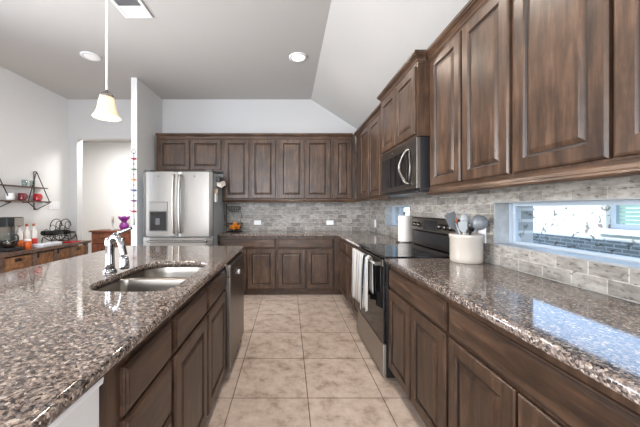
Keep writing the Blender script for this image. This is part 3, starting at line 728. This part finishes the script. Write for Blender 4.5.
# outlets
def outlet(loc, rz, horiz, label):
    t = thing('wall_outlet', label, 'outlet', loc, rz, 'wall outlets'); w, h = (.118, .074) if horiz else (.074, .118)
    mesh('cover_plate', boxm(-w/2, w/2, -.006, -.0003, -h/2, h/2, .002), M['white_plastic'], t)
    for s in (-1, 1):
        cx, cz = (s*.026, 0) if horiz else (0, s*.026)
        mesh('socket', boxm(cx-.016, cx+.016, -.0075, -.0062, cz-.014, cz+.014, .001), M['white_plastic'], t)
outlet((-.515, YB-.010, 1.045), 0, True, 'white outlet on the far tile beside the orange basket')
outlet((.69, YB-.010, 1.045), 0, True, 'white outlet on the far tile near the right corner')
outlet((XR-.010, 4.43, 1.045), R90, False, 'white outlet on the right wall tile at the far corner')
outlet((XR-.010, 1.985, 1.10), R90, False, 'white outlet on the right wall tile behind the crock')

# ------------------------------------------------------------------ wire basket with oranges
wb = thing('tiered_wire_basket', 'black two-tier wire basket stand on the far worktop', 'basket', (-.96, 4.50, .914))
bk = NB(); tube(bk, [(-.03, .02, .004), (-.03, .02, .44)], .006, 8); tube(bk, [(-.03, .02, .395), (.12, .02, .395), (.19, 0, .392)], .004, 6); mesh('post', bk, M['black_metal'], wb)
mesh('foot', tube(NB(), [(.11+.12*math.cos(a*2*PI/28), .10*math.sin(a*2*PI/28)-.02, .005) for a in range(28)], .005, 6, closed=True), M['black_metal'], wb)
def wire_bowl(cx, cy, z, r, h):
    bm = NB()
    for rr, zz in ((r, z+h), (r*.85, z+h*.5), (r*.55, z)):
        tube(bm, [(cx+rr*math.cos(a*2*PI/28), cy+rr*math.sin(a*2*PI/28), zz) for a in range(28)], .0035, 6, closed=True)
    for k in range(14):
        a = k*2*PI/14; c, s = math.cos(a), math.sin(a)
        tube(bm, [(cx+r*c, cy+r*s, z+h), (cx+r*.85*c, cy+r*.85*s, z+h*.5), (cx+r*.55*c, cy+r*.55*s, z), (cx, cy, z)], .0022, 5)
    return bm
mesh('lower_basket', wire_bowl(.11, -.02, .03, .135, .10), M['black_metal'], wb)
mesh('upper_basket', wire_bowl(.10, -.01, .32, .11, .07), M['black_metal'], wb)
hk = NB(); tube(hk, spline([(.19, 0, .392), (.195, 0, .33), (.215, 0, .24), (.20, 0, .17), (.235, -.02, .13)], 6), .004, 6); mesh('hanger', hk, M['black_metal'], wb)
on = ['leftmost orange in the lower wire basket', 'rightmost orange in the lower wire basket', 'front orange in the lower wire basket', 'top orange in the lower wire basket']
for (dx, dy, dz), lb in zip(((.055, .0, .072), (.165, .0, .072), (.11, -.075, .070), (.112, .0, .118)), on):
    t = thing('orange', lb, 'orange', (-.96+dx, 4.50+dy, .914+dz-.036), 0, 'oranges in the wire basket')
    mesh('fruit', lathe(NB(), [(.004, .0), (.018, .004), (.030, .015), (.0365, .034), (.032, .052), (.020, .064), (.006, .069)], seg=20), M['orange'], t)
    mesh('stem_end', lathe(NB(), [(.004, .068), (.003, .071), (.001, .0715)], seg=8), M['grass'], t)

# ------------------------------------------------------------------ ceiling fixtures
def can_light(x, y, label, e, lens='lens'):
    t = thing('recessed_light', label, 'ceiling light', (x, y, ZC), 0, 'recessed ceiling lights')
    mesh('trim_ring', lathe(NB(), [(.108, -.0005), (.108, -.006), (.098, -.012), (.078, -.014), (.074, -.008), (.074, -.0005)], seg=36), M['white_trim'], t)
    mesh('lens', lathe(NB(), [(.073, -.004), (.070, -.010), (.04, -.013), (.005, -.014)], seg=36), M[lens], t)
    light('recessed_lamp', 'SPOT', (x, y, ZC-.03), (0, 0, 0), e, (1.0, .90, .78), spot_size=3.0, spot_blend=.8, shadow_soft_size=.07)
can_light(.114, 3.41, 'round recessed ceiling light over the aisle', 45)
can_light(-2.36, 3.39, 'round recessed ceiling light left of the pendant rod', 14, 'lens_dim')
can_light(.114, 1.30, 'unseen recessed light added over the near end of the aisle', 45); can_light(.114, 2.32, 'unseen recessed light added over the middle of the aisle', 40); can_light(.114, -.80, 'unseen recessed light added behind the aisle', 45)  # extra cans added out of view to brighten floor, counters and fronts
can_light(-2.36, .9, 'unseen recessed light added over the seating side of the island', 45)  # another out-of-view can, added for brightness
vt = thing('ceiling_vent', 'white rectangular air vent in the ceiling', 'vent', (-1.417, 2.50, ZC))
f = NB()
for (a, c, d, e) in ((-.13, -.105, -.20, .20), (.105, .13, -.20, .20), (-.105, .105, .175, .20), (-.105, .105, -.20, -.175), (-.105, .105, .045, .06), (-.105, .105, -.075, -.06)):
    box(f, a, c, d, e, -.012, -.0005, .003)
mesh('frame', f, M['white_trim'], vt)
mesh('duct', boxm(-.104, .104, -.174, .174, -.003, -.0005), M['dark_grey'], vt)
for i in range(12):
    f = NB(); x = -.098+i*.0178; loft(f, [[(x-.002, y, -.0032), (x, y, -.0032), (x+.007, y, -.011), (x+.005, y, -.011)] for y in (-.06, .045)]); mesh('louver', f, M['white_trim'], vt)
for k in range(5):
    for s, y0 in ((1, .066), (-1, -.081)):
        y = y0+s*k*.021; f = NB(); box(f, -.104, .104, min(y, y+s*.018), max(y, y+s*.018), -.009, -.0035); mesh('louver', f, M['white_trim'], vt)

PX, PY, PZ = -1.03, 1.61, 1.80
pd = thing('pendant_lamp', 'small frosted bell pendant lamp hanging over the island', 'pendant lamp', (PX, PY, PZ))
mesh('canopy', lathe(NB(), [(.062, ZC-PZ-.0005), (.060, ZC-PZ-.012), (.03, ZC-PZ-.022), (.008, ZC-PZ-.026)]), M['white_trim'], pd)
mesh('rod', lathe(NB(), [(.006, .145), (.006, ZC-PZ-.02)], seg=12), M['white_trim'], pd)
mesh('cap', lathe(NB(), [(.034, .108), (.034, .122), (.026, .132), (.012, .140), (.008, .150)]), M['steel'], pd)
mesh('shade', lathe(NB(), [(.028, .112), (.036, .108), (.042, .085), (.047, .05), (.055, .022), (.068, .002), (.071, -.004), (.069, -.005), (.064, .002), (.052, .022), (.044, .05), (.039, .085), (.030, .104)], seg=36, cap0=False, cap1=False), M['shade'], pd)
mesh('bulb', lathe(NB(), [(.004, .018), (.015, .024), (.021, .040), (.018, .06), (.012, .078), (.012, .10)], seg=16), M['bulb'], pd)
light('pendant_bulb_light', 'POINT', (PX, PY, PZ-.012), (0, 0, 0), 3, (1.0, .86, .68), shadow_soft_size=.03)
hl = thing('added_hall_lamp', 'unseen flush lamp added to brighten the hallway', 'ceiling light', (-3.3, 5.12, 2.75))  # lamp put in out of view because the hallway needed light
mesh('rim', lathe(NB(), [(.19, -.0005), (.19, -.03), (.175, -.035), (.175, -.0005)], seg=32), M['white_trim'], hl)
mesh('diffuser', lathe(NB(), [(.172, -.03), (.14, -.06), (.08, -.078), (.005, -.084)], seg=32), M['lens'], hl)
light('hall_fill_light', 'AREA', (-3.3, 5.12, 2.655), (0, 0, 0), 40, (1.0, .97, .93), shape='DISK', size=.34)

# ------------------------------------------------------------------ wall deco on the pantry wall end
st = thing('hanging_bird_string', 'string of small coloured birds and beads hanging on the wall end', 'ornament', (-2.148, 3.938, 1.05))
mesh('cord', tube(NB(), [(0, 0, 0), (0, 0, .99)]+[(.03*math.sin(a), 0, 1.02-.03*math.cos(a)) for a in (.6, 1.6, 2.6, PI, 3.7, 4.7, 5.7)], .0025, 6), M['dark_grey'], st)
bc = [lin(150, 60, 80), lin(110, 70, 110), lin(80, 95, 140), lin(205, 135, 80), lin(100, 130, 100), lin(160, 60, 75)]
for i in range(6):
    z = .19+i*.146; m = plain('bird_cloth', bc[i], .8)
    bm = NB(); lathe(bm, [(.002, -.036), (.009, -.018), (.016, 0), (.015, .014), (.011, .026), (.009, .034), (.002, .042)], (0, 0, z), 14, axis='X')
    loft(bm, [[(-.026, -.010, z+.004), (-.026, .010, z+.004), (-.05, .014, z+.018), (-.05, -.014, z+.018)], [(-.026, -.010, z-.001), (-.026, .010, z-.001), (-.05, .014, z+.015), (-.05, -.014, z+.015)]])
    mesh('bird', bm, m, st)
    mesh('bead', lathe(NB(), [(.002, z+.062), (.007, z+.066), (.009, z+.074), (.007, z+.082), (.002, z+.085)], seg=12), plain('bead_paint', bc[(i+3) % 6], .4), st)
mesh('tassel', lathe(NB(), [(.003, .10), (.010, .09), (.012, .03), (.016, .0)], seg=10), M['grey_light'], st)

# ------------------------------------------------------------------ coffee bar on the left wall
CBX, CBZ = -3.25, .76     # front face, height
cb = thing('coffee_bar', 'rustic wooden coffee bar with crate drawers along the left wall', 'sideboard', (CBX, 4.64, 0), PI/2)
# local: -y faces the room (+X), x runs towards +Y ; shift so the far end is x=0
def cbx(Y): return Y-4.64
mesh('top', boxm(cbx(3.17), 0.01, -.02, .425, .722, CBZ, .004), M['rustic_top'], cb)
for Y in (3.20, 3.615, 3.935, 4.225, 4.555):
    mesh('post', boxm(cbx(Y), cbx(Y)+.055, 0, .05, 0, .721, .003), M['rustic_top'], cb)
cbk = NB(); box(cbk, cbx(3.20), cbx(4.61), .16, .42, .08, .721); box(cbk, cbx(3.20), cbx(4.61), .02, .16, .36, .40); mesh('carcass', cbk, M['rustic_top'], cb)
def crate(Y0, Y1, z0, z1):
    bm = NB(); x0, x1 = cbx(Y0), cbx(Y1); n = 2
    h = (z1-z0)/n
    box(bm, x0, x1, .012, .03, z0, z0+h-.004, .002)
    m = (x0+x1)/2; g = .05
    box(bm, x0, m-g, .012, .03, z0+h, z1, .002); box(bm, m+g, x1, .012, .03, z0+h, z1, .002); box(bm, m-g, m+g, .012, .03, z0+h, z1-.06, .002); box(bm, m-g, m+g, .012, .03, z1-.022, z1, .002)
    o = mesh('crate_drawer', bm, M['rustic'], cb); mesh('crate_hole', boxm(m-g, m+g, .031, .034, z1-.062, z1-.02), M['black'], o)
def barn(Y0, Y1, z0, z1):
    x0, x1 = cbx(Y0), cbx(Y1); bm = NB()
    box(bm, x0, x1, .018, .03, z0, z1)
    for (a, c, d, e) in ((x0, x0+.04, z0, z1), (x1-.04, x1, z0, z1), (x0+.04, x1-.04, z0, z0+.04), (x0+.04, x1-.04, z1-.04, z1)): box(bm, a, c, .006, .018, d, e, .002)
    for s in (0, 1):
        A = Vector((x0+.04, 0, z0+.04 if s else z1-.04)); B = Vector((x1-.04, 0, z1-.04 if s else z0+.04)); d = (B-A).normalized(); nn = Vector((-d.z, 0, d.x))*.016
        y0_, y1_ = (.008, .0175) if s else (.009, .0176)
        loft(bm, [[(p.x, y, p.z) for p in (A+nn, B+nn, B-nn, A-nn)] for y in (y0_, y1_)])
    o = mesh('barn_door', bm, M['rustic'], cb)
    mesh('hanger_strap', boxm(x0+.01, x0+.03, -.001, .0055, z1-.06, z1+.02), M['black_metal'], o)
crate(3.262, 3.608, .42, .70); crate(3.262, 3.608, .09, .35)
barn(3.675, 3.93, .09, .70); barn(3.995, 4.22, .09, .70)
crate(4.285, 4.55, .42, .70); crate(4.285, 4.55, .09, .35)
mesh('rail', boxm(cbx(3.62), cbx(4.28), -.004, .0, .700, .712), M['black_metal'], cb)

def at_bar(Y, x=-3.44): return (x, Y, CBZ)
cm = thing('coffee_maker', 'black and silver drip coffee maker at the left end of the coffee bar', 'coffee maker', at_bar(3.47, -3.46), PI/2)
mesh('base', boxm(-.10, .10, -.13, .12, 0, .045, .01), M['black'], cm)
mesh('tower', boxm(-.10, .10, .03, .12, .046, .298, .012), M['steel_soft'], cm)
mesh('brew_head', boxm(-.105, .105, -.13, .12, .30, .415, .014), M['black'], cm)
mesh('side_panel', boxm(.101, .108, -.02, .115, .05, .405, .003), M['steel'], cm)
mesh('front_band', boxm(-.02, .10, -.136, -.1305, .305, .405, .002), M['steel_soft'], cm)
cr = mesh('carafe', lathe(NB(), [(.055, .047), (.068, .06), (.072, .12), (.055, .19), (.045, .215), (.05, .225)], (0, -.05, 0), 24, cap1=True), M['jar_glass'], cm)
mesh('carafe_handle', tube(NB(), spline([(0, -.10, .20), (0, -.15, .19), (0, -.155, .13), (0, -.115, .09)], 6), .009, 8), M['black'], cr)
mesh('coffee', lathe(NB(), [(.05, .049), (.064, .06), (.067, .11), (.06, .13)], (0, -.05, 0), 24), plain('coffee', lin(40, 22, 14), .1, var=0), cr)
def syrup(Y, x, label, lm):
    t = thing('syrup_bottle', label, 'bottle', at_bar(Y, x), 0, 'syrup bottles on the coffee bar')
    mesh('bottle', lathe(NB(), [(.030, 0), (.036, .005), (.037, .015), (.037, .19), (.032, .215), (.015, .245), (.013, .285)], seg=20), M['bottle_clear'], t)
    mesh('label', lathe(NB(), [(.0375, .03), (.038, .032), (.038, .115), (.0375, .117)], seg=20, cap0=False, cap1=False), lm, t, 'orange and white label')
    mesh('cap', lathe(NB(), [(.015, .286), (.015, .31), (.013, .315)], seg=14), M['orange_plastic'], t)
M['bottle_clear'] = plain('clear_syrup', lin(225, 220, 215), .15, var=.03)
lab = [plain('label_orange', lin(225, 120, 60), .5, vs=30), plain('label_cream', lin(230, 190, 150), .5, vs=30), plain('label_red', lin(205, 60, 50), .5, vs=30)]
syrup(3.66, -3.47, 'syrup bottle beside the coffee maker, leftmost of three', lab[0]); syrup(3.765, -3.47, 'syrup bottle in the middle of the three on the coffee bar', lab[1]); syrup(3.87, -3.47, 'syrup bottle with red label, rightmost of three', lab[2])
jr = thing('snack_jar', 'short jar with orange lid in front of the syrup bottles', 'jar', at_bar(3.66, -3.36))
mesh('jar', lathe(NB(), [(.036, 0), (.04, .006), (.04, .09), (.034, .1)]), M['orange_plastic'], jr); mesh('lid', lathe(NB(), [(.036, .101), (.036, .12), (.03, .124)]), M['white_plastic'], jr)
ty = NB(); slab(ty, rrect(-.075, .075, -.17, .17, .02, 4), 0, .045, .006); ty = tag(mesh('serving_tray', ty, plain('pale_grey_tray', lin(200, 204, 212), .4)), 'pale grey flat box on the coffee bar front edge', 'tray'); ty.location = at_bar(3.93, -3.335)
wr = thing('wine_rack', 'black scrolled metal wine rack on the coffee bar', 'wine rack', at_bar(4.32, -3.46), PI/2)
f = NB()
for y in (-.06, .08):
    for cx, cz in ((-.17, .16), (-.055, .10), (.055, .16), (.055, .27), (-.055, .22), (.16, .10)):
        tube(f, [(cx+.052*math.cos(a*2*PI/22), y, cz+.052*math.sin(a*2*PI/22)) for a in range(22)], .0045, 6, closed=True)
    tube(f, spline([(-.25, y, .006), (-.22, y, .10), (-.12, y, .05), (0, y, .04), (.12, y, .04), (.22, y, .10), (.25, y, .006)], 6), .007, 6)
    tube(f, [Vector((.01+.11*math.cos(a), y, .25+.11*math.sin(a))) for a in [PI*i/12 for i in range(13)]], .006, 6)
for cx, cz in ((-.17, .108), (-.055, .048), (.055, .108), (.055, .218), (.16, .048), (-.055, .168)): tube(f, [(cx, -.06, cz), (cx, .08, cz)], .005, 6)
mesh('rack_frame', f, M['black_metal'], wr)
for (cx, cz), lb in zip(((-.17, .16), (.055, .16)), ('dark wine bottle in the rack, nearer the syrup bottles', 'dark wine bottle in the centre of the rack')):
    t = thing('wine_bottle', lb, 'bottle', (-3.46, 4.32+cx, CBZ+cz-.036), PI/2, 'bottles in the wine rack')
    mesh('bottle', lathe(NB(), [(.03, .14), (.037, .135), (.038, .12), (.038, -.04), (.030, -.07), (.014, -.10), (.013, -.15)], (0, 0, .036), 18, axis='Y'), plain('dark_bottle', lin(24, 28, 26), .12, var=0), t)
    mesh('foil', lathe(NB(), [(.0145, -.115), (.015, -.118), (.015, -.165), (.012, -.167)], (0, 0, .036), 14, axis='Y'), M['black'], t)
rd_ = tag(mesh('book', boxm(-.06, .06, -.10, .10, 0, .022, .003), M['red']), 'red flat book in front of the wine rack', 'book'); rd_.location = at_bar(4.36, -3.325)

# wall shelf with mugs
SXW = XL
ws = thing('wall_shelf', 'black wire kite-frame shelf with two wood planks on the left wall', 'shelf', (SXW, 4.10, 1.265))
def kite(cy):
    f = NB(); xo, xi = .085, .006
    T, B_ = (xo*.5, cy, .545), (xo*.5, cy, .0); L_, R_ = (xo, cy-.18, .10), (xo, cy+.18, .10)
    for a, c in ((T, L_), (T, R_), (B_, L_), (B_, R_)): tube(f, [a, c], .006, 6)
    Tw, Bw = (xi, cy, .545), (xi, cy, .0); Lw, Rw = (xi, cy-.18, .10), (xi, cy+.18, .10)
    tube(f, [Tw, Bw], .006, 6)
    for a, c in ((T, Tw), (B_, Bw), (L_, Lw), (R_, Rw)): tube(f, [a, c], .006, 6)
    return f
mesh('kite_frame', kite(0), M['black_metal'], ws); mesh('kite_frame', kite(-.60), M['black_metal'], ws)
mesh('plank', boxm(.002, .125, -.80, .165, .106, .122, .002), M['rustic_top'], ws); mesh('plank', boxm(.002, .105, -.72, .125, .306, .320, .002), M['rustic_top'], ws)
def mug(Y, label, mat, s=1.0):
    t = thing('mug', label, 'mug', (SXW+.065, Y, 1.265+.1225), 0, 'mugs on the wall shelf')
    mesh('cup', lathe(NB(), [(.034*s, 0), (.040*s, .004), (.042*s, .02), (.043*s, .098*s), (.041*s, .100*s), (.038*s, .096*s), (.036*s, .02), (.01, .012)], seg=24), mat, t)
    mesh('handle', tube(NB(), spline([(0, .040*s, .080*s), (0, .068*s, .078*s), (0, .074*s, .050*s), (0, .064*s, .026*s), (0, .040*s, .024*s)], 6), .006, 8), mat, t)
mug(4.09, 'bright red mug at the right end of the wall shelf', M['red'], 1.05); mug(3.855, 'dark red mug left of the bright red mug', M['red_dark']); mug(3.68, 'white cup on the wall shelf', M['white_plastic'], .9)
def tumbler(Y, label):
    t = tag(mesh('drinking_glass', lathe(NB(), [(.026, 0), (.028, .003), (.034, .09), (.032, .09), (.026, .008), (.005, .006)], seg=20), M['jar_glass']), label, 'glass', 'glasses on the upper plank'); t.location = (SXW+.055, Y, 1.265+.3205)
tumbler(3.90, 'clear glass on the upper plank of the wall shelf, nearer the left'); tumbler(4.02, 'clear glass on the upper plank of the wall shelf, nearer the right')
sw = thing('light_switch', 'white four-gang light switch plate on the left wall', 'switch', (XL, 4.46, 1.33), PI/2)
mesh('cover_plate', boxm(-.10, .10, -.007, -.0005, -.06, .06, .002), M['white_plastic'], sw)
for i in range(4): mesh('rocker', boxm(-.083+i*.046, -.055+i*.046, -.012, -.0075, -.033, .033, .002), M['white_plastic'], sw)

# ------------------------------------------------------------------ hallway chest with vase
hc = thing('wooden_chest', 'reddish wooden chest of drawers in the hallway', 'chest', (-3.75, 5.86, 0))
mesh('carcass', boxm(-.33, .62, .02, .40, .06, .79, .004), M['cherry'], hc); mesh('top', boxm(-.36, .65, -.02, .42, .791, .825, .006), M['cherry'], hc)
for i in range(3):
    for x in (-.30, .16):
        d = mesh('drawer', boxm(x, x+.43, .0, .0195, .10+i*.23, .31+i*.23, .006), M['cherry'], hc)
        mesh('knob', lathe(NB(), [(.008, 0), (.008, -.012), (.016, -.018), (.012, -.028)], (x+.215, 0, .205+i*.23), 14, axis='Y'), M['black_metal'], d)
for x in (-.32, .57):
    for y in (.03, .35): mesh('foot', boxm(x, x+.04, y, y+.04, 0, .059), M['cherry'], hc)
vs = thing('purple_vase', 'purple glass vase with a flared ruffled top on the hallway chest', 'vase', (-3.46, 5.98, .826))
bm = NB(); rings = []
for r, z, ru in ((.045, 0, 0), (.06, .005, 0), (.085, .05, 0), (.095, .09, 0), (.075, .14, 0), (.048, .165, .0), (.055, .19, .03), (.085, .22, .06), (.11, .25, .08), (.115, .285, .09), (.09, .26, .08), (.045, .21, .05), (.03, .17, 0)):
    rings.append([((r*(1+ru*math.cos(6*a)))*math.cos(a), (r*(1+ru*math.cos(6*a)))*math.sin(a), z+ru*.08*math.cos(6*a)) for a in [2*PI*i/36 for i in range(36)]])
loft(bm, rings, True, True, 0, True); mesh('glass_body', bm, M['purple'], vs)
cd = thing('candle_holder', 'slim pale candle holder on the hallway chest', 'candle', (-3.70, 5.98, .826))
mesh('holder', lathe(NB(), [(.045, 0), (.045, .01), (.014, .02), (.012, .14), (.03, .16), (.03, .17)]), M['grey_light'], cd); mesh('candle', lathe(NB(), [(.022, .171), (.022, .285), (.004, .288)]), M['stoneware'], cd)
